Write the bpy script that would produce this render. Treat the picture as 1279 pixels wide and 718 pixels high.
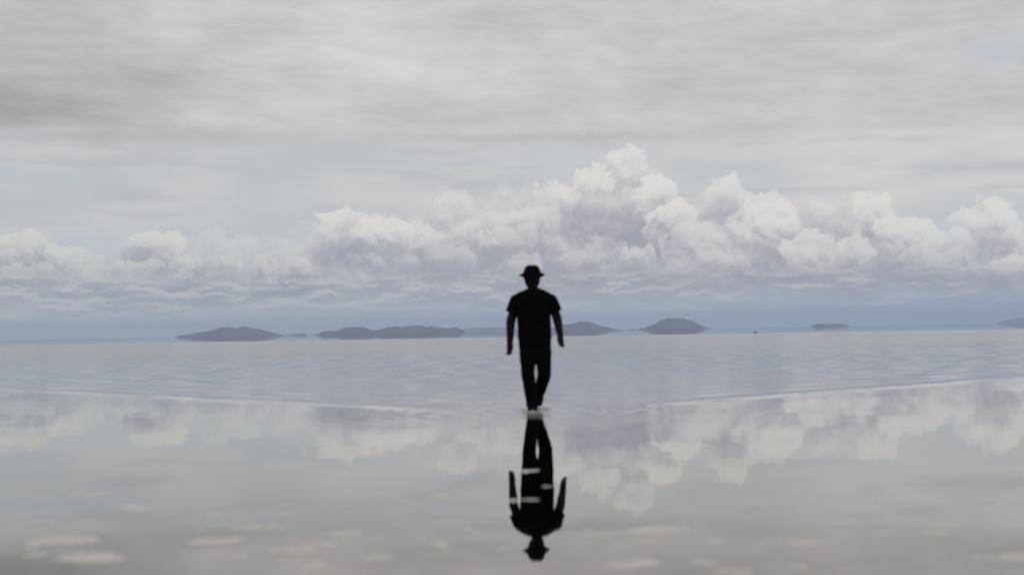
import bpy, bmesh, math, random
import numpy as np
from mathutils import Vector, Matrix, Euler

for o in list(bpy.data.objects):
    bpy.data.objects.remove(o)
scene = bpy.context.scene
COL = scene.collection
rad = math.radians

# ------------------------------------------------------------------ camera
CAM_H = 0.985
FPX = 1757.0                       # focal length in photograph pixels (1279 wide)
PITCH, ROLL = rad(1.80), rad(-0.945)
CAM_ROT = Matrix.Rotation(rad(90) + PITCH, 3, 'X') @ Matrix.Rotation(ROLL, 3, 'Z')
cam_d = bpy.data.cameras.new('camera')
cam = bpy.data.objects.new('camera', cam_d)
COL.objects.link(cam)
cam.location = (0, 0, CAM_H)
cam.rotation_euler = CAM_ROT.to_euler()
cam_d.sensor_width = 36
cam_d.lens = 36 * FPX / 1279
cam_d.clip_start, cam_d.clip_end = 0.1, 60000
cam_d.dof.use_dof = True
cam_d.dof.focus_distance = 4000
cam_d.dof.aperture_fstop = 1.4
scene.camera = cam


def ray(px, py):
    """direction of a photograph pixel"""
    v = CAM_ROT @ Vector(((px - 639.5) / FPX, -(py - 359) / FPX, -1))
    return v.normalized()


def on_water(px, py):
    d = ray(px, py)
    t = -CAM_H / d.z
    return d.x * t, d.y * t


def uv(px, py):
    """azimuth / elevation of a pixel in sky units (1757 per radian)"""
    d = ray(px, py)
    return math.atan2(d.x, d.y) * FPX, math.asin(d.z) * FPX


# ------------------------------------------------------------------ node helper
class S:
    """a socket with arithmetic"""
    tree = None

    def __init__(self, s): self.s = s

    @staticmethod
    def put(sock, val):
        if isinstance(val, S): S.tree.links.new(val.s, sock)
        else: sock.default_value = val

    def __add__(a, b): return fm('ADD', a, b)
    def __radd__(a, b): return fm('ADD', b, a)
    def __sub__(a, b): return fm('SUBTRACT', a, b)
    def __rsub__(a, b): return fm('SUBTRACT', b, a)
    def __mul__(a, b): return fm('MULTIPLY', a, b)
    def __rmul__(a, b): return fm('MULTIPLY', b, a)
    def __truediv__(a, b): return fm('DIVIDE', a, b)
    def __rtruediv__(a, b): return fm('DIVIDE', b, a)
    def __neg__(a): return fm('MULTIPLY', a, -1.0)


def node(t, **kw):
    n = S.tree.nodes.new(t)
    for k, v in kw.items(): setattr(n, k, v)
    return n


def fm(op, a, b=0.0, c=0.0, clamp=False):
    n = node('ShaderNodeMath', operation=op, use_clamp=clamp)
    S.put(n.inputs[0], a); S.put(n.inputs[1], b); S.put(n.inputs[2], c)
    return S(n.outputs[0])


def sstep(x, a, b, lo=0.0, hi=1.0, mode='SMOOTHSTEP'):
    n = node('ShaderNodeMapRange', interpolation_type=mode)
    for i, v in enumerate((x, a, b, lo, hi)): S.put(n.inputs[i], v)
    return S(n.outputs[0])


def lin(x, a, b, lo=0.0, hi=1.0): return sstep(x, a, b, lo, hi, 'LINEAR')


def vec(x, y, z):
    n = node('ShaderNodeCombineXYZ')
    for i, v in enumerate((x, y, z)): S.put(n.inputs[i], v)
    return S(n.outputs[0])


def sep(v):
    n = node('ShaderNodeSeparateXYZ'); S.put(n.inputs[0], v)
    return [S(o) for o in n.outputs]


def noise(p, scale, detail=4.0, rough=0.5, dist=0.0, color=False, lac=2.0, dim='2D'):
    n = node('ShaderNodeTexNoise', noise_dimensions=dim)
    S.put(n.inputs['Vector'], p)
    n.inputs['Scale'].default_value = scale
    n.inputs['Detail'].default_value = detail
    n.inputs['Roughness'].default_value = rough
    n.inputs['Lacunarity'].default_value = lac
    n.inputs['Distortion'].default_value = dist
    return S(n.outputs['Color' if color else 'Fac'])


def voro(p, scale, detail=2.0, rough=0.5):
    n = node('ShaderNodeTexVoronoi', feature='SMOOTH_F1', normalize=True, voronoi_dimensions='2D')
    S.put(n.inputs['Vector'], p)
    n.inputs['Scale'].default_value = scale
    n.inputs['Detail'].default_value = detail
    n.inputs['Roughness'].default_value = rough
    n.inputs['Smoothness'].default_value = 0.35
    return S(n.outputs['Distance'])


def mix(f, a, b):
    n = node('ShaderNodeMix', data_type='RGBA')
    S.put(n.inputs[0], f)
    for sock, c in ((n.inputs[6], a), (n.inputs[7], b)):
        S.put(sock, c if isinstance(c, S) else (c[0], c[1], c[2], 1))
    return S(n.outputs[2])


def cscale(c, f):
    """colour times float"""
    n = node('ShaderNodeVectorMath', operation='SCALE')
    if isinstance(c, S): S.put(n.inputs[0], c)
    else: n.inputs[0].default_value = c
    S.put(n.inputs['Scale'], f)
    return S(n.outputs[0])


def srgb(r, g, b):
    f = lambda c: (c / 255 / 12.92) if c <= 10 else ((c / 255 + 0.055) / 1.055) ** 2.4
    return (f(r), f(g), f(b))


# ------------------------------------------------------------------ world: the cloudy sky
SUN_EL, SUN_AZ = rad(52), rad(12)          # high, ahead of the camera, behind the cloud deck
SKY_STRENGTH = 0.1
world = bpy.data.worlds.new('World')
scene.world = world
world.use_nodes = True
S.tree = world.node_tree
S.tree.nodes.clear()
w_out = node('ShaderNodeOutputWorld')

nish = node('ShaderNodeTexSky', sky_type='NISHITA')
nish.sun_disc = False
nish.sun_elevation = SUN_EL
nish.sun_rotation = SUN_AZ
nish.altitude = 3600
clear = cscale(S(nish.outputs[0]), 0.1)     # worked below as display-linear radiance, scaled back at the end

tc = node('ShaderNodeTexCoord')
D = S(tc.outputs['Generated'])
dx, dy, dz = sep(D)
u = fm('ARCTAN2', dx, dy) * FPX
v0 = fm('ARCSINE', dz) * FPX
v = fm('ABSOLUTE', v0)


def curve(x, pts, lo=-1000.0, hi=1000.0, vmax=400.0):
    """v as a function of u through (u, v) points"""
    n = node('ShaderNodeFloatCurve')
    S.put(n.inputs['Value'], lin(x, lo, hi))
    c = n.mapping.curves[0]
    pp = sorted(((a - lo) / (hi - lo), b / vmax) for a, b in pts)
    c.points[0].location = (0.0, pp[0][1]); c.points[1].location = (1.0, pp[-1][1])
    for a, b in pp: c.points.new(a, max(0.0, b))
    for p in c.points: p.handle_type = 'AUTO'
    n.mapping.extend = 'HORIZONTAL'
    n.mapping.update()
    return S(n.outputs[0]) * vmax


def blob(px, py, rx, ry, amp, uu, vv):
    cu, cv = uv(px, py)
    a = (uu - cu) * (1.0 / rx); b = (vv - cv) * (1.0 / ry)
    return fm('EXPONENT', -(a * a + b * b)) * amp


# noise fields over the sky
Px, Py = u * (10.0 / FPX), v * (10.0 / FPX)
P = vec(Px, Py, 0.0)
wisp = noise(P, 2.2, 3, 0.5) - 0.5                       # broad wander, ~80 units
fine = noise(P, 8.0, 6, 0.62) - 0.5                      # ragged edge
Pw = vec(Px + wisp * 0.3 + fine * 0.06, Py * 1.1 + fine * 0.07, 0.0)
bill = voro(Pw, 4.6, 3.0, 0.68)                           # cauliflower domes
Pw2 = vec(Px + wisp * 0.3 + fine * 0.06 + 0.025, Py * 1.1 + fine * 0.07 + 0.055, 0.0)
bill2 = voro(Pw2, 4.6, 3.0, 0.68)
emboss = bill2 - bill                                    # >0 where the dome faces the light
uw = u + wisp * 60.0 + fine * 26.0
vw = v + fine * 14.0 + wisp * 12.0

# --- high veil over the clear blue
hz = fm('EXPONENT', v * (-1.0 / 60.0))                    # strength of the low blue air
side = lin(u, -640, 640)
low = mix(side, srgb(190, 198, 193), srgb(156, 175, 193))
sk_veil = noise(vec(Px, Py * 3.5, 0.0), 1.0, 3, 0.45)
veil_c = mix(lin(sk_veil, 0.35, 0.65), mix(side, srgb(195, 197, 197), srgb(204, 205, 204)), mix(side, srgb(204, 204, 203), srgb(217, 216, 213)))
veil_a = sstep(v, 30, 150, 0.4, 0.97)
sky = mix(veil_a, clear, veil_c)
sky = mix(sstep(v, 20, 120, 0.94, 0.0), sky, low)
# faint clear-blue streaks in the veil above the cumulus
bl = blob(30, 218, 110, 8, 0.3, uw, v) + blob(560, 203, 160, 8, 0.15, uw, v) + blob(1262, 62, 90, 22, 0.5, uw, v)
sky = mix(bl, sky, srgb(170, 190, 212))
# thin grey strips of cloud in the veil
st = noise(vec(Px * 0.6, Py * 5.0, 0.0), 1.6, 3, 0.5)
strip = sstep(st, 0.50, 0.72) * sstep(v, 110, 150) * sstep(v, 260, 220, 0.0, 0.4)
sky = mix(strip, sky, srgb(180, 181, 186))

# --- high altostratus deck, a real flat layer seen in perspective
inv = 1.0 / (fm('MAXIMUM', dz, 0.0) + 0.045)
Q = vec(dx * inv, dy * inv, 0.0)
dk1 = noise(Q, 0.75, 5, 0.55, 0.4)
dk2 = noise(vec(dx * inv * 0.55 + 7.0, dy * inv + 3.0, 0.0), 1.9, 4, 0.55)
dk3 = noise(vec(Px * 0.75 + Py * 0.5, Py * 1.9 - Px * 0.12, 0.0), 1.6, 6, 0.64)
deckval = 0.572 + (dk1 - 0.5) * 0.19 + (dk2 - 0.5) * 0.12 + (dk3 - 0.5) * 0.24 + (noise(vec(Px * 0.8 + Py * 0.7, Py * 3.6, 0.0), 3.4, 5, 0.6) - 0.5) * 0.13 + sstep(v, 250, 900) * 0.06
for b in ((40, 128, 130, 16, -0.085), (190, 105, 160, 22, -0.05), (60, 160, 240, 20, -0.075), (-150, 90, 320, 120, -0.04), (30, 110, 200, 80, -0.075),
          (335, 30, 60, 24, -0.07), (265, 12, 80, 16, 0.08), (340, 155, 130, 12, 0.05), (235, 150, 26, 9, 0.06),
          (640, 90, 300, 90, 0.05), (700, 172, 220, 6, -0.075), (1190, 143, 110, 8, 0.05), (1150, 192, 160, 11, -0.06),
          (1030, 130, 26, 12, 0.05), (860, 120, 120, 30, -0.02)):
    deckval = deckval + blob(*b, uw, vw)
deckval = fm('MINIMUM', fm('MAXIMUM', deckval, 0.3), 0.72)
deck_c = mix(lin(deckval, 0.30, 0.72), srgb(151, 149, 151), srgb(223, 220, 218))
edge = v + wisp * 26.0 + fine * 10.0 + (dk2 - 0.5) * 60.0
deck_a = sstep(edge, 222, 262, 0.0, 0.93)
deck_a = deck_a * (1.0 - blob(1262, 62, 90, 22, 0.6, uw, vw))
sky = mix(deck_a, sky, deck_c)
# its shaded lower rim
rim = blob(430, 176, 700, 9, 0.16, u, vw)
sky = mix(rim, sky, srgb(158, 157, 160))

# --- cumulus bank, ridge behind ridge
LIT = srgb(230, 227, 221); LITL = srgb(218, 218, 209)
SHD = srgb(169, 168, 176); SHL = srgb(160, 164, 173)
lit_c = mix(sstep(u, -600, -50), LITL, LIT)
shd_c = mix(sstep(u, -600, 100), SHL, SHD)


def ridge(pts, soft, wob, bulge, lit_d, top_a, base, shade=0.0, emb=1.0, fade=30.0, du=0.0):
    """one ridge of cumulus: pts trace its crest in the photograph, base its flat foot (pixel row)"""
    crest = curve(uw + du, [uv(*p) for p in pts])
    h = crest - v + (0.40 - bill) * bulge * 1.5 + fine * wob * 0.6 + wisp * wob * 0.7
    a = sstep(h, -soft * 0.3, soft, 0.0, top_a)
    bv = uv(640, base)[1]
    a = a * sstep(vbase, bv - fade, bv + fade * 0.35)
    t = lin(h, 0.0, lit_d, shade, shade + 0.9) - emboss * 3.0 * emb - fine * 0.10
    return a, mix(sstep(t, 0.0, 1.0), lit_c, shd_c)


vbase = v + fine * 10.0 + wisp * 24.0
ul = u + wisp * 44.0 + (bill2 - 0.4) * 36.0 - fine * 20.0
vl = v + (bill - 0.40) * 40.0 + fine * 22.0 + wisp * 14.0
jag = fine * 1.3 + (bill - 0.4) * 1.9 - emboss * 2.2
UL = vec(ul, vl, 0.0)

# one cauliflower dome: bright towards the light, melting into the bank below, the cloud behind it in shade
LG = bpy.data.node_groups.new('dome', 'ShaderNodeTree')
for nm, ty in (('sky', 'Color'), ('pos', 'Vector'), ('inv', 'Vector'), ('off', 'Vector'), ('jag', 'Float'), ('amp', 'Float'), ('dark', 'Float'), ('cover', 'Float'), ('lit', 'Color'), ('shade', 'Color')):
    LG.interface.new_socket(name=nm, in_out='INPUT', socket_type='NodeSocket' + ty)
LG.interface.new_socket(name='sky', in_out='OUTPUT', socket_type='NodeSocketColor')
_t = S.tree; S.tree = LG
gi, go = node('NodeGroupInput'), node('NodeGroupOutput')
G = {o.name: S(o) for o in gi.outputs}
vm = node('ShaderNodeVectorMath', operation='MULTIPLY_ADD')
S.put(vm.inputs[0], G['pos']); S.put(vm.inputs[1], G['inv']); S.put(vm.inputs[2], G['off'])
ln = node('ShaderNodeVectorMath', operation='LENGTH'); S.put(ln.inputs[0], S(vm.outputs[0]))
dt = node('ShaderNodeVectorMath', operation='DOT_PRODUCT'); S.put(dt.inputs[0], S(vm.outputs[0])); dt.inputs[1].default_value = (0.25, 1.0, 0.0)
q = S(ln.outputs['Value']); l = S(dt.outputs['Value']) - G['jag']
c1 = mix(sstep(q, 1.6, 0.95, 0.0, G['dark']) * G['cover'], G['sky'], G['shade'])
c2 = mix(sstep(q, 1.05, 0.88, 0.0, G['amp']) * sstep(l, -0.75, 0.95), c1, G['lit'])
S.put(go.inputs[0], c2)
S.tree = _t


def lobe(sky, cover, px, py, rx, ry, amp=0.8, dark=0.20):
    cu, cv = uv(px, py)
    g = node('ShaderNodeGroup'); g.node_tree = LG
    for k, val in (('sky', sky), ('pos', UL), ('inv', (1 / rx, 1 / ry, 0)), ('off', (-cu / rx, -cv / ry, 0)), ('jag', jag), ('amp', amp), ('dark', dark), ('cover', cover), ('lit', lit_c), ('shade', shd_c)):
        S.put(g.inputs[k], val)
    return S(g.outputs[0])


RIDGES = []
# pale far towers
RIDGES.append(ridge([(-360, 310), (-60, 296), (40, 290), (120, 312), (260, 296), (330, 300), (380, 285), (430, 272), (520, 268), (548, 246), (570, 243), (600, 252), (640, 240),
                  (690, 228), (730, 214), (752, 198), (778, 189), (800, 193), (815, 222), (840, 262), (868, 262), (885, 240), (905, 224), (925, 238), (960, 246),
                  (1000, 240), (1050, 246), (1100, 248), (1140, 275), (1170, 286), (1190, 268), (1215, 255), (1243, 250), (1265, 266), (1300, 290), (1640, 300)],
            26, 26, 26, 120, 0.8, 352, shade=0.12, emb=0.35))
# main bank
RIDGES.append(ridge([(-360, 330), (-20, 300), (10, 298), (45, 292), (70, 308), (100, 324), (135, 330), (160, 308), (190, 293), (212, 305), (228, 326), (260, 330), (330, 322),
                  (375, 300), (400, 276), (425, 268), (460, 274), (500, 280), (535, 292), (570, 282), (610, 262), (650, 262), (690, 244), (730, 238), (770, 240),
                  (800, 232), (820, 226), (845, 250), (870, 266), (892, 280), (915, 282), (940, 262), (966, 254), (985, 268), (1005, 292), (1035, 300), (1060, 268), (1085, 252),
                  (1110, 262), (1140, 282), (1180, 292), (1210, 290), (1240, 268), (1262, 280), (1290, 300), (1640, 310)],
            16, 20, 30, 75, 0.93, 356, shade=0.10, emb=0.4))
FAR_DOMES = ((903, 246, 28, 24), (945, 263, 30, 22), (775, 213, 28, 24), (735, 236, 32, 24), (690, 254, 34, 22), (560, 263, 28, 20, 0.5), (655, 285, 40, 26, 0.6),
          (815, 260, 28, 34, 0.95), (842, 288, 36, 36, 0.95), (872, 314, 38, 36, 0.8), (252, 312, 20, 18, 0.4), (285, 320, 26, 18, 0.5), (190, 320, 34, 28, 0.95),
          (12, 318, 28, 23, 0.9), (42, 310, 20, 19, 0.9), (78, 326, 28, 20, 0.8), (425, 291, 40, 26, 0.9), (515, 297, 38, 20, 0.8), (470, 294, 46, 22, 0.95),
          (1085, 278, 38, 31, 0.9), (1125, 302, 44, 30, 0.85), (955, 287, 45, 35, 0.95), (1205, 286, 26, 24, 0.7), (1240, 281, 36, 33, 0.85), (1180, 313, 40, 22, 0.7))
# nearer lumps
RIDGES.append(ridge([(-360, 350), (-10, 316), (25, 312), (50, 330), (90, 340), (150, 338), (185, 332), (215, 344), (250, 318), (285, 312), (320, 330), (345, 322), (380, 314),
                  (420, 330), (450, 322), (470, 318), (500, 332), (540, 300), (580, 288), (620, 286), (655, 270), (690, 288), (720, 300), (760, 300), (800, 306), (830, 330),
                  (880, 322), (930, 300), (965, 290), (1000, 300), (1040, 314), (1075, 300), (1110, 300), (1160, 300), (1200, 310), (1230, 326), (1260, 312), (1290, 320), (1640, 330)],
            14, 18, 26, 62, 0.8, 358, shade=0.3, emb=0.4, du=9.0))
# low front tufts
RIDGES.append(ridge([(-360, 372), (0, 346), (40, 352), (100, 358), (140, 348), (200, 352), (260, 346), (310, 352), (340, 338), (372, 334), (400, 352), (440, 336), (475, 326), (492, 340),
                  (520, 352), (560, 346), (610, 338), (650, 318), (690, 318), (720, 336), (760, 322), (790, 310), (820, 326), (850, 346), (900, 336), (960, 330), (1000, 338), (1060, 330),
                  (1120, 336), (1180, 330), (1240, 340), (1290, 345), (1640, 360)],
            12, 16, 22, 40, 0.62, 360, shade=0.4, emb=0.4, du=-14.0))
NEAR_DOMES = ((625, 306, 36, 20, 0.55), (795, 326, 30, 18, 0.55), (345, 346, 18, 21, 0.5), (370, 338, 14, 18, 0.5), (468, 339, 14, 10, 0.5), (652, 342, 22, 20, 0.4),
          (1010, 320, 36, 27, 0.8), (1058, 323, 30, 20, 0.7), (1262, 336, 24, 18, 0.7), (105, 340, 24, 16, 0.6), (160, 342, 30, 12, 0.5), (235, 332, 12, 12, 0.7),
          (900, 334, 34, 16, 0.4), (1150, 328, 40, 14, 0.5), (30, 346, 36, 14, 0.5), (560, 330, 40, 16, 0.35), (720, 326, 30, 18, 0.35))
# dark flat undersides
und = blob(950, 347, 210, 7, 0.45, uw, vw) + blob(200, 359, 190, 7, 0.5, uw, vw) + blob(470, 332, 70, 16, 0.35, uw, vw) + blob(1180, 352, 120, 6, 0.25, uw, vw)
cover0 = fm('MAXIMUM', RIDGES[0][0], RIDGES[1][0])
# broad shade inside the bank
shadow = fm('MINIMUM', blob(735, 272, 48, 15, 0.55, ul, vl) + blob(800, 300, 62, 17, 0.55, ul, vl) + blob(868, 330, 60, 14, 0.5, ul, vl) + blob(640, 300, 60, 14, 0.4, ul, vl)
            + blob(165, 322, 36, 9, 0.6, ul, vl) + blob(285, 344, 80, 12, 0.55, ul, vl) + blob(425, 322, 70, 13, 0.55, ul, vl) + blob(60, 344, 80, 8, 0.5, ul, vl)
            + blob(1040, 300, 22, 12, 0.5, ul, vl) + blob(905, 270, 24, 10, 0.45, ul, vl) + blob(1225, 312, 22, 11, 0.5, ul, vl) + blob(1120, 338, 110, 9, 0.4, ul, vl), 0.8) * cover0
# far low strips of cumulus just above the horizon
lo = noise(vec(Px, Py * 3.6, 0.0), 3.2, 4, 0.6)
hi2 = noise(vec(Px, Py * 3.6 + 0.09, 0.0), 3.2, 4, 0.6)
cov = lin(side, 0.0, 1.0, 0.29, 0.46)
la = sstep(lo, cov, cov + 0.28) * sstep(v, 6, 40) * sstep(v, 88, 56, 0.0, 0.8)
lt = lin(hi2 - lo, -0.06, 0.05)
strip_c = mix(lt, srgb(207, 206, 200), srgb(176, 181, 186))


def shader(col):
    n = node('ShaderNodeBackground')
    S.put(n.inputs['Color'], cscale(col, 1.0 / SKY_STRENGTH))
    n.inputs['Strength'].default_value = SKY_STRENGTH
    return n.outputs[0]


def bank(u0, u1):
    """the cumulus bank between two azimuths (only the domes that reach in there are worked out)"""
    pick = lambda DD: [L for L in DD if u0 - 60 < uv(L[0], L[1])[0] + L[2] * 1.6 and uv(L[0], L[1])[0] - L[2] * 1.6 < u1 + 60]
    c = mix(RIDGES[0][0], sky, RIDGES[0][1])
    c = mix(RIDGES[1][0], c, RIDGES[1][1])
    for L in pick(FAR_DOMES): c = lobe(c, cover0, *L)
    c = mix(shadow, c, srgb(158, 158, 173))
    c = mix(RIDGES[2][0], c, RIDGES[2][1])
    c = mix(RIDGES[3][0], c, RIDGES[3][1])
    for L in pick(NEAR_DOMES): c = lobe(c, cover0, *L)
    c = mix(und, c, srgb(150, 154, 170))
    c = mix(la, c, strip_c)
    return shader(c)


def mixs(f, a, b):
    n = node('ShaderNodeMixShader')
    S.put(n.inputs[0], f); S.tree.links.new(a, n.inputs[1]); S.tree.links.new(b, n.inputs[2])
    return n.outputs[0]


CUTS = [-1e5, -420, -170, 60, 250, 430, 1e5]
acc = bank(CUTS[0], CUTS[1])
for k in range(1, len(CUTS) - 1):
    acc = mixs(fm('GREATER_THAN', u, float(CUTS[k])), acc, bank(CUTS[k], CUTS[k + 1]))
acc = mixs(fm('GREATER_THAN', v, 285.0), acc, shader(sky))
S.tree.links.new(acc, w_out.inputs[0])
world.cycles.sampling_method = 'MANUAL'
world.cycles.sample_map_resolution = 512

# ------------------------------------------------------------------ sun, veiled by the deck
sun_d = bpy.data.lights.new('sun', 'SUN')
sun_d.energy = 0.8
sun_d.angle = rad(14)
sun_d.color = (1.0, 0.96, 0.9)
sun = bpy.data.objects.new('sun', sun_d)
COL.objects.link(sun)
to_sun = Vector((math.sin(SUN_AZ) * math.cos(SUN_EL), math.cos(SUN_AZ) * math.cos(SUN_EL), math.sin(SUN_EL)))
sun.rotation_euler = to_sun.to_track_quat('Z', 'Y').to_euler()
sun.location = to_sun * 50

vs = scene.view_settings
vs.view_transform = 'Standard'; vs.look = 'None'
vs.exposure = 0.0; vs.gamma = 1.0; vs.use_curve_mapping = False
scene.cycles.use_adaptive_sampling = True
scene.cycles.adaptive_threshold = 0.012
scene.cycles.max_bounces = 6
scene.cycles.volume_bounces = 1


# ------------------------------------------------------------------ materials
def material(name):
    m = bpy.data.materials.new(name)
    m.use_nodes = True
    S.tree = m.node_tree
    b = m.node_tree.nodes['Principled BSDF']
    return m, b


def plain(name, col, rough, spec=0.3, var=0.25, scale=30.0, bump=0.0):
    m, b = material(name)
    t = node('ShaderNodeTexCoord')
    n = noise(S(t.outputs['Object']), scale, 4, 0.6, dim='3D')
    c = cscale(col, 1.0 - var + n * (2 * var))
    S.put(b.inputs['Base Color'], c)
    b.inputs['Roughness'].default_value = rough
    b.inputs['Specular IOR Level'].default_value = spec
    if bump:
        bp = node('ShaderNodeBump')
        bp.inputs['Strength'].default_value = bump
        bp.inputs['Distance'].default_value = 0.004
        S.put(bp.inputs['Height'], n)
        S.tree.links.new(bp.outputs[0], b.inputs['Normal'])
    return m


PX, PY = on_water(667.5, 514.5)           # where the walker's foot meets the water


def line_xy(p, q):
    """unit direction and normal (pointing away from the camera) of a line on the water"""
    a = np.array(on_water(*p)); b = np.array(on_water(*q))
    d = (b - a) / np.linalg.norm(b - a)
    n = np.array((-d[1], d[0]))
    if n[1] < 0: n = -n
    return a, d, n


def water_material():
    m, b = material('brine')
    g = node('ShaderNodeNewGeometry')
    x, y, z = sep(S(g.outputs['Position']))

    def sd(p, q):
        a, d, n = line_xy(p, q)
        return (x - float(a[0])) * float(n[0]) + (y - float(a[1])) * float(n[1]), n

    pos2 = vec(x, y, 0.0)
    wob = (noise(pos2, 0.5, 3, 0.5) - 0.5)
    sl, nl = sd((0, 485), (500, 508))
    sr, nr = sd((830, 503), (1279, 470))
    sl = sl + wob * 0.5; sr = sr - wob * 0.5
    inside = fm('MINIMUM', sl, sr)                       # >0 behind the wake lines
    far, _ = sd((250, 427), (1036, 414.5))               # >0 on the glassy water far out
    glassy = sstep(far + (noise(pos2, 0.02, 2, 0.5) - 0.5) * 14.0, -3.0, 3.0)
    open_w = 1.0 - glassy
    patch = noise(vec(x, y * 0.35, 0.0), 0.16, 4, 0.55)
    behind = sstep(inside, -0.6, 1.2)
    amp = 0.0014 + behind * sstep(patch, 0.35, 0.62, 0.006, 0.022) + sstep(y, 22, 60) * sstep(noise(vec(x * 0.5, y * 0.16, 0.0), 0.11, 3, 0.5), 0.3, 0.7, 0.020, 0.050)
    front = sstep(patch, 0.5, 0.68) * sstep(y, 9, 15) * (1.0 - behind)
    amp = (amp + front * 0.0015) * open_w + 0.00004
    r1 = noise(vec(x * 0.55, y * 1.3, 0.0), 2.2, 3, 0.5, color=True)
    r2 = noise(vec(x * 0.7 + 9.0, y * 1.2, 0.0), 9.0, 2, 0.5, color=True)
    ax, ay, _ = sep(r1)
    bx_, by_, _ = sep(r2)
    gx = ((ax - 0.5) * 1.0 + (bx_ - 0.5) * 0.7) * amp * 1.6
    gy = ((ay - 0.5) * 2.0 + (by_ - 0.5) * 1.0) * amp * 1.6
    # slow swell that bends the nearby reflections
    sw = noise(vec(x * 0.8 + 31.0, y, 0.0), 0.9, 2, 0.45, color=True)
    sx_, sy_, _ = sep(sw)
    gx = gx + (sx_ - 0.5) * 0.006 * open_w
    gy = gy + (sy_ - 0.5) * 0.0045 * open_w
    # the two bow waves that trail from the walker
    for s, n, side_ in ((sl, nl, -1), (sr, nr, 1)):
        t = (x - PX) * side_
        on = sstep(t, 0.6, 2.2) * (0.6 + 0.8 * noise(pos2, 0.35, 2, 0.5))
        for off, sig, A in ((0.0, 0.26, 0.0115), (0.95, 0.26, 0.004), (1.8, 0.24, 0.003)):
            q = (s - off) * (1.0 / sig)
            k = q * fm('EXPONENT', -(q * q) * 0.5) * on * (A / sig)
            gx = gx + k * float(-n[0]); gy = gy + k * float(-n[1])
    # rings round the feet
    rx, ry = x - PX, y - PY
    rr = fm('SQRT', rx * rx + ry * ry) + 0.02
    ring = fm('SINE', rr * 17.0) * fm('EXPONENT', rr * -1.1) * 0.075
    gx = gx + ring * rx / rr; gy = gy + ring * ry / rr
    nv = node('ShaderNodeVectorMath', operation='NORMALIZE')
    S.put(nv.inputs[0], vec(-gx, -gy, 1.0))
    S.tree.links.new(nv.outputs[0], b.inputs['Normal'])
    # brine a few millimetres deep over grey-brown salt: reflects a third face-on, all of it at a graze
    bed = noise(pos2, 0.6, 5, 0.6)
    S.put(b.inputs['Base Color'], mix(bed, (0.220, 0.205, 0.182), (0.284, 0.265, 0.236)))
    b.inputs['Metallic'].default_value = 1.0
    S.put(b.inputs['Roughness'], 0.02 + open_w * (behind * 0.04 + sstep(y, 24, 90) * 0.06))
    return m


M = {}
M['water'] = water_material()
M['salt'] = plain('wet_salt_crust', (0.47, 0.46, 0.42), 0.75, 0.3, 0.18, 6.0, 0.4)
M['cloth'] = plain('black_cotton', (0.004, 0.004, 0.0045), 0.95, 0.02, 0.3, 40)
M['denim'] = plain('black_trouser_cloth', (0.004, 0.004, 0.0045), 0.95, 0.02, 0.3, 60)
M['skin'] = plain('tanned_skin', (0.012, 0.007, 0.0065), 0.7, 0.1, 0.1, 20)
M['felt'] = plain('black_felt', (0.004, 0.004, 0.0045), 0.95, 0.02, 0.3, 50)
M['rubber'] = plain('black_rubber', (0.004, 0.004, 0.0045), 0.85, 0.03, 0.2, 30)
M['eye'] = plain('eye_white', (0.05, 0.05, 0.05), 0.3, 0.3, 0.1, 30)
M['hair'] = plain('dark_hair', (0.006, 0.005, 0.005), 0.8, 0.05, 0.3, 90)


# ------------------------------------------------------------------ object helpers
def link(name, me, mat=None, parent=None, label=None, cat=None, kind=None, group=None, smooth=True):
    o = bpy.data.objects.new(name, me)
    COL.objects.link(o)
    if mat: me.materials.append(mat)
    if parent: o.parent = parent
    for k, val in (('label', label), ('category', cat), ('kind', kind), ('group', group)):
        if val: o[k] = val
    if smooth and me:
        me.polygons.foreach_set('use_smooth', [True] * len(me.polygons))
    return o


def mesh(name, verts, faces):
    me = bpy.data.meshes.new(name)
    me.from_pydata([tuple(p) for p in verts], [], [tuple(f) for f in faces])
    me.update()
    return me


def grid_mesh(name, X, Y, Z):
    ny, nx = X.shape
    me = bpy.data.meshes.new(name)
    co = np.stack((X, Y, Z), -1).reshape(-1, 3).astype(np.float32)
    i = (np.arange(ny - 1)[:, None] * nx + np.arange(nx - 1)[None, :]).reshape(-1)
    q = np.stack((i, i + 1, i + nx + 1, i + nx), -1).astype(np.int32)
    me.vertices.add(len(co)); me.vertices.foreach_set('co', co.ravel())
    me.loops.add(q.size); me.loops.foreach_set('vertex_index', q.ravel())
    me.polygons.add(len(q)); me.polygons.foreach_set('loop_start', np.arange(0, q.size, 4, dtype=np.int32))
    me.update(calc_edges=True); me.validate()
    return me


def vnoise(X, Y, seed):
    """smooth value noise, 0..1"""
    xi, yi = np.floor(X).astype(np.int64), np.floor(Y).astype(np.int64)
    fx, fy = X - xi, Y - yi
    fx = fx * fx * (3 - 2 * fx); fy = fy * fy * (3 - 2 * fy)

    def h(a, b):
        k = (a * 374761393 + b * 668265263 + seed * 1442695041) & 0xffffffff
        k = ((k ^ (k >> 13)) * 1274126177) & 0xffffffff
        return ((k ^ (k >> 16)) & 0xffff) / 65535.0
    return (h(xi, yi) * (1 - fx) + h(xi + 1, yi) * fx) * (1 - fy) + (h(xi, yi + 1) * (1 - fx) + h(xi + 1, yi + 1) * fx) * fy


def fbm(X, Y, seed, octs=4):
    r, a, t = 0, 1.0, 0
    for k in range(octs):
        r = r + a * vnoise(X * 2 ** k, Y * 2 ** k, seed + k); t += a; a *= 0.5
    return r / t


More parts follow.
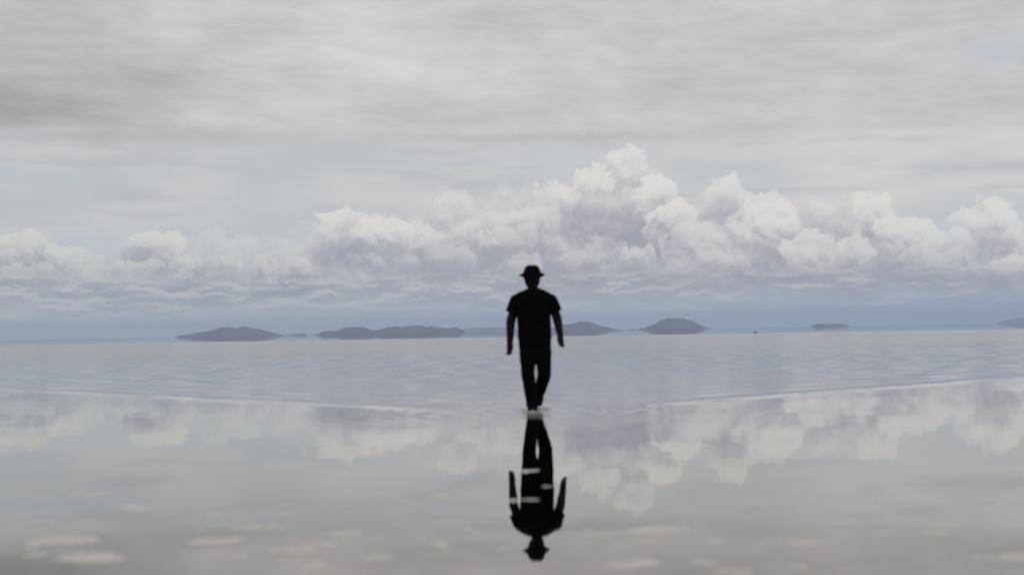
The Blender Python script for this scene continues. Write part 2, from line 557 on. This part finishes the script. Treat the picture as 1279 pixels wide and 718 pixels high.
# ------------------------------------------------------------------ setting: water and the salt under it
R_W = 14000.0
link('water', mesh('water', [(-R_W, -R_W, 0), (R_W, -R_W, 0), (R_W, R_W, 0), (-R_W, R_W, 0)], [(0, 1, 2, 3)]), M['water'],
     label='shallow mirror-like water sheet covering the whole salt flat', cat='water', kind='structure', smooth=False)

CRUST_GLINTS = [  # photograph pixel, width, height of each pale crust that breaks the surface, and of ripple glints shaped as crust
    (67, 674, 105, 10), (120, 695, 118, 14), (55, 653, 38, 4), (40, 683, 16, 5), (110, 617, 60, 5), (115, 630, 24, 3), (180, 633, 60, 6), (195, 645, 18, 5),
    (270, 643, 30, 5), (333, 642, 42, 5), (248, 662, 20, 4), (321, 658, 62, 5), (268, 676, 76, 9), (300, 695, 26, 5), (372, 687, 60, 8), (402, 680, 40, 6),
    (437, 666, 44, 7), (393, 706, 52, 9), (470, 696, 50, 8), (237, 590, 32, 4), (547, 620, 30, 4), (505, 645, 20, 4), (583, 660, 26, 4), (550, 680, 22, 7),
    (625, 685, 20, 4), (745, 668, 42, 4), (770, 705, 52, 8), (820, 662, 78, 9), (815, 676, 26, 5), (892, 676, 26, 6), (890, 702, 52, 7), (920, 715, 48, 6),
    (808, 702, 42, 9), (1016, 677, 62, 8), (997, 707, 24, 6), (1042, 652, 26, 4), (1145, 617, 42, 4), (1114, 626, 30, 4), (1225, 626, 46, 4), (1066, 651, 62, 4),
    (1137, 649, 62, 6), (1190, 654, 60, 6), (1175, 665, 50, 5), (1255, 696, 58, 8), (1150, 602, 60, 3), (1090, 604, 20, 3),
    (655, 588, 11, 4), (665, 587.6, 16, 2), (690, 607, 9, 2.4), (682, 607.2, 16, 1.5), (641, 624.5, 20, 4), (660, 623.6, 28, 2)]  # slashes across the walker's reflection: sky glints on ripples, put in as pale crust
rng = random.Random(7)
pts = []
for px, py, w, h in CRUST_GLINTS:
    x, y = on_water(px, py)
    _, y1 = on_water(px, py - h / 2); _, y2 = on_water(px, py + h / 2)
    pts.append((x, y, w / FPX * y / 2, max(0.02, (y1 - y2) / 2 * 0.8), rng.uniform(-0.3, 0.3)))
for k in range(150):                              # the same crust goes on to either side
    x = rng.choice((-1, 1)) * rng.uniform(2.3, 9); y = rng.uniform(2.0, 8)
    if abs(x) < 0.40 * y + 0.1: continue
    s = rng.uniform(0.05, 0.2)
    pts.append((x, y, s, s * rng.uniform(0.5, 1.1), rng.uniform(-0.3, 0.3)))
xs = np.concatenate(([-R_W, -400, -30], np.arange(-9.5, -3, 0.06), np.arange(-3, 3, 0.018), np.arange(3, 9.5, 0.06), [30, 400, R_W]))
ys = np.concatenate(([-R_W, -100, 0.5], np.arange(2.0, 4.8, 0.05), np.arange(4.8, 8.2, 0.014), np.arange(8.2, 11.5, 0.03), [14, 40, 400, R_W]))
X, Y = np.meshgrid(xs, ys)
F = np.full(X.shape, -3.0)
n1 = fbm(X * 8 + 60, Y * 5 + 60, 3) - 0.5
n2 = fbm(X * 30 + 300, Y * 16 + 60, 9, 3) - 0.5
for x, y, a, b, sk in pts:
    j0, j1 = np.searchsorted(ys, (y - 3 * b - .1, y + 3 * b + .1)); i0, i1 = np.searchsorted(xs, (x - 3 * a - .1, x + 3 * a + .1))
    XX, YY = X[j0:j1, i0:i1] - x, Y[j0:j1, i0:i1] - y
    r2 = (XX / a) ** 2 + ((YY - sk * XX) / b) ** 2
    F[j0:j1, i0:i1] = np.maximum(F[j0:j1, i0:i1], 1 - r2)
Z = 0.006 * (F + n1 * 4.6 + n2 * 2.2 - 0.05)
Z = np.where(Z > 0, np.minimum(Z, 0.0035 + 0.25 * Z), Z * 3)
Z = np.maximum(Z, -0.05)
link('salt_flat', grid_mesh('salt_flat', X, Y, Z), M['salt'],
     label='grey-white wet salt crust breaking through the water in flat patches', cat='salt crust', kind='structure')


# ------------------------------------------------------------------ islands on the skyline
def island_material(name, c0, c1):
    m, b = material(name)
    t = node('ShaderNodeTexCoord')
    p = S(t.outputs['Object'])
    n = noise(p, 0.012, 6, 0.65, dim='3D')
    S.put(b.inputs['Base Color'], mix(lin(n, 0.35, 0.65), c0, c1))
    b.inputs['Roughness'].default_value = 0.95
    b.inputs['Specular IOR Level'].default_value = 0.1
    return m


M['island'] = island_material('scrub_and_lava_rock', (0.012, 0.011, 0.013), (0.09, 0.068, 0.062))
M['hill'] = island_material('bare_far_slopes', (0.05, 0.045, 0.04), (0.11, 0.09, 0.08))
M['rock'] = plain('grey_rock', (0.16, 0.16, 0.18), 0.9, 0.2, 0.4, 8, 0.5)


def hill(name, dist, crest, seed, mat, depth=0.35, **kw):
    """a hill whose skyline passes through the given pixels, built at its own distance, size and depth"""
    P3 = []
    for px, py in crest:
        d = ray(px, py)
        t = dist / d.y
        P3.append((d.x * t, CAM_H + d.z * t))
    xs_ = np.array([p[0] for p in P3]); zs_ = np.maximum(np.array([p[1] for p in P3]), 0.0)
    x0, x1 = xs_[0], xs_[-1]; W = x1 - x0; cx = (x0 + x1) / 2
    nx, ny = 110, 40
    gx = np.linspace(x0, x1, nx); gy = np.linspace(-1, 1, ny)
    XX, TT = np.meshgrid(gx, gy)
    side = np.sqrt(np.maximum(0.02, 1 - ((XX - cx) / (W / 2)) ** 2))
    dep = W * depth * (0.25 + 0.75 * side)
    wander = (fbm(XX / W * 5 + 3, XX * 0 + seed, seed) - 0.5) * 0.5
    YY = dist + (TT + wander * (1 - TT ** 2)) * dep
    prof = (1 - np.abs(TT) ** 1.6)
    rough = fbm(XX / W * 14, YY / W * 14, seed + 5, 5)
    ZZ = np.interp(XX, xs_, zs_) * prof * (1 - (1 - prof) * 0.7 * rough)
    ZZ += (fbm(XX / 55.0 + 50, YY / 80.0, seed + 9, 4) - 0.5) * 0.20 * zs_.max() * prof
    ZZ = np.where((np.abs(TT) > 0.999) | (XX <= x0) | (XX >= x1), -2.0, ZZ)
    o = link(name, grid_mesh(name, XX - cx, YY - dist, ZZ), mat, **kw)
    o.location = (cx, dist, 0)
    return o


G_I = 'islands on the far skyline'
hill('island', 8000, [(220, 421.6), (226, 418.2), (240, 417.4), (250, 414.2), (262, 412.6), (270, 411.5), (275, 408.8), (282, 407.5), (290, 408.8), (297, 409.6), (303, 407), (312, 409), (325, 411),
                      (333, 413.6), (343, 416), (352, 417.8), (361, 419.1)], 1, M['island'], label='long blue-grey island with a double summit and low flat tongues at both ends', cat='island')
hill('island', 8600, [(357, 419.1), (365, 418), (372, 416), (380, 416.2), (385, 418.8)], 2, M['island'], label='tiny low islet between the two long blue-grey islands', cat='island')
hill('island', 7600, [(390, 418.6), (400, 415.4), (410, 413), (418, 414), (430, 409.5), (440, 408.5), (455, 408.8), (463, 411.6), (470, 412.2), (485, 408), (495, 407.5), (503, 408), (515, 406.8), (525, 407),
                      (533, 408.5), (540, 406.5), (547, 409), (560, 410), (570, 408.5), (577, 411), (583, 415.6)], 3, M['island'], 0.2, label='longest island, with four rounded purple-grey humps in a row', cat='island')
hill('island', 8000, [(662, 414.2), (675, 412), (690, 409), (707, 404.8), (720, 402.3), (728, 401), (738, 402.5), (750, 406), (762, 409), (776, 412.4)], 4, M['island'],
     label='low pointed purple-grey island right behind the walking person', cat='island')
hill('island', 8000, [(784, 412.2), (797, 411), (808, 408), (820, 402.8), (830, 398.4), (837, 397), (846, 398), (853, 397), (862, 400), (870, 404), (880, 408), (888, 410.6)], 5, M['island'],
     label='tallest purple-grey island shaped like a flat-topped tent with long flanks', cat='island')
hill('island', 9000, [(1012, 408.4), (1017, 405), (1025, 404.1), (1033, 405), (1043, 404.3), (1052, 404.8), (1058, 405.8), (1062, 407.6)], 6, M['island'],
     label='small flat slab-like island far apart from the others', cat='island')
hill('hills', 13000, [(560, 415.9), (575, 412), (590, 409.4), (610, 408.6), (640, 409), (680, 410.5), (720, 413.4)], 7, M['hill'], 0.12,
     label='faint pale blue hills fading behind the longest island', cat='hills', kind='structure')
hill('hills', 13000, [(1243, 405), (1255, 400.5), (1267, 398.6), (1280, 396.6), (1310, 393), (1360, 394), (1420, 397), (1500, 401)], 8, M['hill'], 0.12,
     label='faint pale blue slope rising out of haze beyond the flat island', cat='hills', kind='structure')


# a dark stone standing out of the glassy water
def rock():
    x, y = on_water(943.5, 415.4)
    bm = bmesh.new()
    bmesh.ops.create_icosphere(bm, subdivisions=3, radius=1)
    for p in bm.verts:
        c = p.co
        k = 0.75 + 0.5 * float(fbm(np.array(c.x * 1.7 + 5), np.array(c.y * 1.7 + c.z * 2 + 5), 3))
        p.co = Vector((c.x * 0.36 * k, c.y * 0.3 * k, (c.z * 0.16 + 0.05) * k * (1.15 if c.x > 0 else 0.8)))
    me = bpy.data.meshes.new('rock'); bm.to_mesh(me); bm.free()
    o = link('rock', me, M['rock'], label='lone dark speck of rock in still water between tent-shaped and flat islands', cat='rock')
    o.location = (x, y, 0)


rock()


# ------------------------------------------------------------------ the walker
def capsule(bm, a, b, ra, rb, sx=1.0, sy=1.0, seg=16):
    """tapered limb with round ends, cross-section scaled in x and y"""
    a, b = Vector(a), Vector(b)
    ax = (b - a); L = max(ax.length, 1e-4)
    rot = ax.to_track_quat('Z', 'Y').to_matrix()
    rings = []
    prof = [(-math.cos(t), math.sin(t), 0) for t in np.linspace(0.12, math.pi / 2, 5)] + [(math.sin(t), math.cos(t), 1) for t in np.linspace(0, math.pi / 2 - 0.12, 5)]
    for h, r, e in prof:
        R = ra if e == 0 else rb
        z = (h * R) if e == 0 else (L + h * R)
        rings.append([bm.verts.new(a + Vector(((rot @ Vector((math.cos(w) * r * R, math.sin(w) * r * R, z))).x * 1, (rot @ Vector((math.cos(w) * r * R, math.sin(w) * r * R, z))).y,
                                               (rot @ Vector((math.cos(w) * r * R, math.sin(w) * r * R, z))).z))) for w in np.linspace(0, 2 * math.pi, seg, endpoint=False)])
    skin_rings(bm, rings)


def skin_rings(bm, rings):
    n = len(rings[0])
    for A, B in zip(rings, rings[1:]):
        for i in range(n):
            bm.faces.new((A[i], A[(i + 1) % n], B[(i + 1) % n], B[i]))
    bm.faces.new(list(reversed(rings[0]))); bm.faces.new(rings[-1])


def loft(bm, secs, seg=28, p=2.3):
    """closed body through horizontal super-ellipse sections (cx, cy, z, rx, ry)"""
    rings = []
    for cx, cy, z, rx, ry in secs:
        r = []
        for w in np.linspace(0, 2 * math.pi, seg, endpoint=False):
            c, s_ = math.cos(w), math.sin(w)
            r.append(bm.verts.new((cx + rx * math.copysign(abs(c) ** (2 / p), c), cy + ry * math.copysign(abs(s_) ** (2 / p), s_), z)))
        rings.append(r)
    skin_rings(bm, rings)


def ellipsoid(bm, c, r, sub=3):
    g = bmesh.ops.create_icosphere(bm, subdivisions=sub, radius=1)
    for p in g['verts']:
        p.co = Vector((p.co.x * r[0] + c[0], p.co.y * r[1] + c[1], p.co.z * r[2] + c[2]))


def fused(name, bm, voxel, smooth=3, folds=0.0):
    """one continuous surface out of overlapping shapes"""
    bmesh.ops.recalc_face_normals(bm, faces=bm.faces)
    me = bpy.data.meshes.new(name); bm.to_mesh(me); bm.free()
    o = bpy.data.objects.new('temp', me); COL.objects.link(o)
    r = o.modifiers.new('r', 'REMESH'); r.mode = 'VOXEL'; r.voxel_size = voxel
    if smooth:
        sm = o.modifiers.new('s', 'SMOOTH'); sm.iterations = smooth; sm.factor = 0.5
    dg = bpy.context.evaluated_depsgraph_get()
    out = bpy.data.meshes.new_from_object(o.evaluated_get(dg))
    bpy.data.objects.remove(o)
    out.name = name
    if folds:
        n = len(out.vertices)
        co = np.empty(n * 3, np.float32); no = np.empty(n * 3, np.float32)
        out.vertices.foreach_get('co', co); out.vertices.foreach_get('normal', no)
        co = co.reshape(-1, 3); no = no.reshape(-1, 3)
        f = fbm(co[:, 0] * 9 + co[:, 1] * 7 + 40, co[:, 2] * 14 + 40, 21, 3) - 0.5
        co += no * (f * folds)[:, None].astype(np.float32)
        out.vertices.foreach_set('co', co.ravel().astype(np.float32))
        out.update()
    return out


# joints in metres about the standing foot: x to the right of the picture, -y towards the camera, z up
J = dict(neck=(0.012, 0.0, 1.47), head=(0.0, -0.02, 1.655), chest=(0.012, 0.0, 1.25), pelvis=(0.018, 0.02, 0.93),
         sh_r=(-0.195, 0.0, 1.385), el_r=(-0.272, 0.045, 1.105), wr_r=(-0.285, -0.03, 0.865),
         sh_l=(0.218, 0.0, 1.385), el_l=(0.300, 0.06, 1.135), wr_l=(0.328, -0.07, 0.945),
         hip_r=(-0.078, 0.01, 0.90), kn_r=(-0.070, -0.05, 0.475), an_r=(-0.022, -0.02, 0.085),
         hip_l=(0.118, 0.02, 0.90), kn_l=(0.128, 0.02, 0.455), an_l=(0.085, 0.34, 0.25))
person = bpy.data.objects.new('person', None)
COL.objects.link(person)
person.empty_display_size = 0.3
person.location = (PX, PY, 0)
person['label'] = 'person in dark hat, t-shirt and trousers walking through the shallow water'
person['category'] = 'person'


def hand(bm, wrist, down, out, s):
    """palm, four curled fingers of different length and a thumb; down = hand direction, out = back of the hand side"""
    w = Vector(wrist); d = Vector(down).normalized(); fwd = Vector((s * 0.75, -0.65, 0))
    fwd = (fwd - d * fwd.dot(d)).normalized()
    inn = d.cross(fwd) * s                       # towards the thigh
    palm = w + d * 0.055
    for k in (-0.03, -0.01, 0.01, 0.03):
        capsule(bm, w + d * 0.008 + fwd * k * 0.7, w + d * 0.090 + fwd * k, 0.023, 0.0185, seg=10)
    for k, L in ((-0.034, 0.066), (-0.0115, 0.080), (0.0115, 0.086), (0.034, 0.076)):
        p0 = w + d * 0.088 + fwd * k
        p1 = p0 + d * L * 0.46 + inn * 0.004
        p2 = p1 + d * L * 0.30 + inn * L * 0.16
        p3 = p2 + d * L * 0.18 + inn * L * 0.22
        capsule(bm, p0, p1, 0.0108, 0.0100, seg=8); capsule(bm, p1, p2, 0.0100, 0.0094, seg=8); capsule(bm, p2, p3, 0.0094, 0.0084, seg=8)
    t0 = w + d * 0.028 + fwd * 0.024
    t1 = t0 + d * 0.030 + fwd * 0.028 + inn * 0.010
    t2 = t1 + d * 0.032 + fwd * 0.010 + inn * 0.010
    capsule(bm, t0, t1, 0.0135, 0.0115, seg=8); capsule(bm, t1, t2, 0.0112, 0.0088, seg=8)


def build_body():
    bm = bmesh.new()
    # head: skull, jaw, nose, ears, lips, brow
    hx, hy, hz_ = J['head']
    ellipsoid(bm, (hx, hy + 0.012, hz_ + 0.025), (0.076, 0.097, 0.088))
    loft(bm, [(hx, hy - 0.045, hz_ - 0.118, 0.026, 0.024), (hx, hy - 0.036, hz_ - 0.098, 0.047, 0.050), (hx, hy - 0.018, hz_ - 0.055, 0.062, 0.074), (hx, hy, hz_, 0.070, 0.088)])
    capsule(bm, (hx, hy - 0.094, hz_ + 0.010), (hx, hy - 0.116, hz_ - 0.032), 0.008, 0.0145, seg=10)
    for q_ in (-1, 1):
        ellipsoid(bm, (hx + q_ * 0.078, hy + 0.012, hz_ - 0.012), (0.010, 0.020, 0.031), 2)
        ellipsoid(bm, (hx + q_ * 0.030, hy - 0.086, hz_ + 0.022), (0.024, 0.012, 0.008), 2)
        ellipsoid(bm, (hx + q_ * 0.011, hy - 0.111, hz_ - 0.036), (0.008, 0.010, 0.007), 2)
        ellipsoid(bm, (hx + q_ * 0.040, hy - 0.068, hz_ - 0.030), (0.022, 0.018, 0.016), 2)
    ellipsoid(bm, (hx, hy - 0.093, hz_ - 0.062), (0.024, 0.010, 0.0055), 2)
    ellipsoid(bm, (hx, hy - 0.091, hz_ - 0.073), (0.021, 0.010, 0.0060), 2)
    # neck and trunk
    capsule(bm, (0.012, 0.012, 1.42), (hx, hy + 0.022, hz_ - 0.06), 0.070, 0.062)
    loft(bm, [(0.018, 0.02, 0.86, 0.12, 0.085), (0.018, 0.02, 0.95, 0.165, 0.11), (0.015, 0.01, 1.05, 0.155, 0.105), (0.012, 0.0, 1.2, 0.165, 0.112), (0.010, 0.0, 1.33, 0.178, 0.112),
              (0.010, 0.005, 1.41, 0.165, 0.085), (0.012, 0.01, 1.46, 0.085, 0.062)])
    # arms
    for q_, s_ in (('r', 1), ('l', -1)):
        a, e, w = J['sh_' + q_], J['el_' + q_], J['wr_' + q_]
        capsule(bm, a, e, 0.056, 0.058); capsule(bm, e, w, 0.058, 0.040)
        d = (Vector(w) - Vector(e)).normalized() * 0.35 + Vector((0, -0.02, -0.65))
        hand(bm, w, d, None, s_)
    # legs and feet
    for q_ in ('r', 'l'):
        h, k, a = J['hip_' + q_], J['kn_' + q_], J['an_' + q_]
        capsule(bm, h, k, 0.085, 0.052)
        mid = Vector(k).lerp(Vector(a), 0.3) + Vector((0, 0.015, 0))
        capsule(bm, k, mid, 0.052, 0.054); capsule(bm, mid, a, 0.054, 0.036)
    return fused('body', bm, 0.006, 2)


def build_shirt():
    bm = bmesh.new()
    loft(bm, [(0.020, 0.01, 0.845, 0.196, 0.138), (0.020, 0.01, 0.90, 0.205, 0.142), (0.017, 0.005, 1.02, 0.203, 0.140), (0.012, 0.0, 1.18, 0.210, 0.142), (0.010, 0.0, 1.30, 0.228, 0.142),
              (0.010, 0.004, 1.385, 0.246, 0.125), (0.012, 0.008, 1.440, 0.226, 0.105), (0.012, 0.010, 1.478, 0.165, 0.088), (0.012, 0.010, 1.502, 0.100, 0.076), (0.012, 0.008, 1.512, 0.072, 0.068)])
    for q_ in ('r', 'l'):
        a, e = Vector(J['sh_' + q_]), Vector(J['el_' + q_])
        sg = -1 if q_ == 'r' else 1
        # short wide sleeve, flared and cut straight
        ax = (e - a).normalized()
        ax = (ax + Vector((sg * 0.10, 0, 0))).normalized()
        rot = ax.to_track_quat('Z', 'Y').to_matrix()
        rings = []
        for t, R in ((-0.045, 0.040), (-0.02, 0.066), (0.03, 0.079), (0.10, 0.080), (0.160, 0.079), (0.182, 0.079)):
            rings.append([bm.verts.new(a + rot @ Vector((math.cos(w) * R, math.sin(w) * R, t))) for w in np.linspace(0, 2 * math.pi, 18, endpoint=False)])
        skin_rings(bm, rings)
    return fused('t_shirt', bm, 0.008, 2, 0.016)


def build_trousers():
    bm = bmesh.new()
    loft(bm, [(0.026, 0.01, 0.585, 0.060, 0.06), (0.024, 0.01, 0.63, 0.13, 0.10), (0.022, 0.015, 0.72, 0.176, 0.115), (0.018, 0.02, 0.80, 0.19, 0.122), (0.018, 0.02, 0.88, 0.20, 0.128), (0.018, 0.02, 0.96, 0.180, 0.122), (0.018, 0.015, 1.0, 0.172, 0.118)])
    for q_ in ('r', 'l'):
        h, k, a = (Vector(J[n + q_]) for n in ('hip_', 'kn_', 'an_'))
        capsule(bm, h + Vector((0, 0, -0.02)), k, 0.107, 0.087)
        m_ = k.lerp(a, 0.55) + Vector((0, 0.015, 0))
        capsule(bm, k, m_, 0.086, 0.079); capsule(bm, m_, a + (a - k).normalized() * 0.01, 0.077, 0.072)
    return fused('trousers', bm, 0.009, 2, 0.014)


def build_boot(an, toe, heel):
    """one boot from shaft to toe"""
    bm = bmesh.new()
    an, toe, heel = Vector(an), Vector(toe), Vector(heel)
    capsule(bm, an + Vector((0, 0, 0.08)), an, 0.052, 0.050)
    capsule(bm, an, heel, 0.048, 0.042)
    mid = heel.lerp(toe, 0.62)
    capsule(bm, heel, mid, 0.042, 0.048); capsule(bm, an.lerp(heel, 0.35), mid, 0.046, 0.042); capsule(bm, mid, toe, 0.047, 0.034)
    return fused('boot', bm, 0.008, 2)


def build_hat():
    """soft hat: dented crown, band ridge and a brim that dips front and back and lifts at the sides"""
    hx, hy, hz_ = J['head']
    prof = [(0.0, 0.138), (0.032, 0.137), (0.058, 0.132), (0.080, 0.119), (0.095, 0.096), (0.104, 0.068), (0.109, 0.048), (0.126, 0.034), (0.142, 0.022), (0.155, 0.013),
            (0.156, 0.009), (0.142, 0.016), (0.126, 0.028), (0.105, 0.038), (0.098, 0.068), (0.088, 0.098), (0.03, 0.128), (0.0, 0.128)]
    n = 40
    V_, F_ = [], []
    for r, z in prof:
        for k in range(n):
            w = 2 * math.pi * k / n
            x, y = r * math.cos(w) * (0.95 + 0.10 * (r > 0.112)), r * math.sin(w) * 1.10
            brim = max(0.0, (r - 0.103) / 0.053)
            zz = z - brim * (0.034 * math.sin(w) ** 2 + 0.004 * math.cos(w) ** 2) + brim * 0.004 * math.sin(3 * w + 1)
            if z > 0.1: zz -= 0.004 * math.exp(-(x / 0.03) ** 2) * (r < 0.08)
            V_.append((hx + x, hy + 0.012 + y - 0.0, hz_ + zz + 0.007))
    for j in range(len(prof) - 1):
        for k in range(n):
            F_.append((j * n + k, j * n + (k + 1) % n, (j + 1) * n + (k + 1) % n, (j + 1) * n + k))
    return mesh('hat', V_, F_)


def build_band():
    hx, hy, hz_ = J['head']
    V_, F_ = [], []
    n = 40
    for r, z in ((0.1065, 0.054), (0.1105, 0.054), (0.1055, 0.078), (0.1005, 0.078)):
        for k in range(n):
            w = 2 * math.pi * k / n
            V_.append((hx + r * math.cos(w) * 0.95, hy + 0.012 + r * math.sin(w) * 1.10, hz_ + z + 0.007))
    for j in range(4):
        for k in range(n):
            F_.append((j * n + k, j * n + (k + 1) % n, ((j + 1) % 4) * n + (k + 1) % n, ((j + 1) % 4) * n + k))
    return mesh('hat_band', V_, F_)


def build_hair():
    bm = bmesh.new()
    hx, hy, hz_ = J['head']
    loft(bm, [(hx, hy + 0.040, hz_ - 0.125, 0.070, 0.050), (hx, hy + 0.036, hz_ - 0.07, 0.092, 0.064), (hx, hy + 0.030, hz_ - 0.01, 0.104, 0.080), (hx, hy + 0.016, hz_ + 0.07, 0.080, 0.094)])
    return fused('hair', bm, 0.006, 1, 0.012)


link('body', build_body(), M['skin'], person)
link('t_shirt', build_shirt(), M['cloth'], person)
link('trousers', build_trousers(), M['denim'], person)
hat = link('hat', build_hat(), M['felt'], person)
link('hat_band', build_band(), M['rubber'], hat)
link('hair', build_hair(), M['hair'], person)
ar, al = Vector(J['an_r']), Vector(J['an_l'])
link('boot', build_boot(ar, ar + Vector((-0.02, -0.175, -0.045)), ar + Vector((0, 0.05, -0.038))), M['rubber'], person)
link('boot', build_boot(al, al + Vector((-0.015, -0.105, -0.165)), al + Vector((0, 0.062, -0.010))), M['rubber'], person)
for q_ in (-1, 1):
    bm = bmesh.new()
    ellipsoid(bm, (J['head'][0] + q_ * 0.031, J['head'][1] - 0.083, J['head'][2] + 0.006), (0.013, 0.012, 0.010), 2)
    me = bpy.data.meshes.new('eye'); bm.to_mesh(me); bm.free()
    link('eye', me, M['eye'], person)


# ------------------------------------------------------------------ splash round the standing foot
def foam_material():
    m, b = material('white_water')
    t = node('ShaderNodeTexCoord')
    n = noise(S(t.outputs['Object']), 40, 3, 0.5, dim='3D')
    S.put(b.inputs['Base Color'], mix(n, (0.26, 0.25, 0.235), (0.34, 0.33, 0.31)))
    b.inputs['Roughness'].default_value = 0.35
    b.inputs['Transmission Weight'].default_value = 0.25
    b.inputs['IOR'].default_value = 1.33
    return m


M['foam'] = foam_material()


def splash(fx, fy, seed, R, H):
    rg = random.Random(seed)
    bm = bmesh.new()
    n = 64
    rings = []
    for r, z in ((0.80, -0.004), (0.93, 0.35), (1.02, 0.85), (1.10, 1.0), (1.17, 0.7), (1.35, 0.25), (1.7, 0.05), (2.0, -0.02)):
        ring = []
        for k in range(n):
            w = 2 * math.pi * k / n
            j = float(fbm(np.array(math.cos(w) * 3 + 9), np.array(math.sin(w) * 3 + 9), seed, 3))
            ring.append(bm.verts.new((fx + math.cos(w) * R * r * (0.9 + 0.25 * j), fy + math.sin(w) * R * 1.5 * r * (0.9 + 0.25 * j) - 0.04, H * z * (0.25 + 1.3 * j) if z > 0 else z * 0.05)))
        rings.append(ring)
    for A, B in zip(rings, rings[1:]):
        for i in range(n):
            bm.faces.new((A[i], A[(i + 1) % n], B[(i + 1) % n], B[i]))
    for k in range(60):                            # thrown drops
        w = rg.uniform(0, 2 * math.pi); d = rg.uniform(0.7, 2.6) * R
        ellipsoid(bm, (fx + math.cos(w) * d, fy + math.sin(w) * d, rg.uniform(0.005, 1.6 * H)), (rg.uniform(0.003, 0.007),) * 3, 1)
    me = bpy.data.meshes.new('splash'); bm.to_mesh(me); bm.free()
    return me


o = link('splash', splash(0, 0, 4, 0.10, 0.035), M['foam'], label="small pale splash of water round the walker's planted boot", cat='splash')
o.location = (PX - 0.02, PY - 0.06, 0)
o = link('splash', splash(0, 0, 8, 0.05, 0.03), M['foam'], label="smaller drip of splash water under the walker's lifted rear boot", cat='splash')
o.location = (PX + 0.07, PY + 0.24, 0)

# ------------------------------------------------------------------ air
def haze():
    m = bpy.data.materials.new('pale_air')
    m.use_nodes = True
    S.tree = m.node_tree
    S.tree.nodes.clear()
    out = node('ShaderNodeOutputMaterial')
    pv = node('ShaderNodeVolumePrincipled')
    pv.inputs['Color'].default_value = (0.585, 0.72, 1.0, 1)
    pv.inputs['Density'].default_value = HAZE
    pv.inputs['Anisotropy'].default_value = 0.0
    S.tree.links.new(pv.outputs[0], out.inputs['Volume'])
    r, zb, zt = R_W + 300, -3.0, 130.0
    V_ = [(x, y, z) for z in (zb, zt) for x, y in ((-r, -r), (r, -r), (r, r), (-r, r))]
    F_ = [(3, 2, 1, 0), (4, 5, 6, 7), (0, 1, 5, 4), (1, 2, 6, 5), (2, 3, 7, 6), (3, 0, 4, 7)]
    link('haze', mesh('haze', V_, F_), m, label='thin blue haze filling the air over the salt flat', cat='haze', kind='stuff', smooth=False)


HAZE = 1.25e-4
haze()
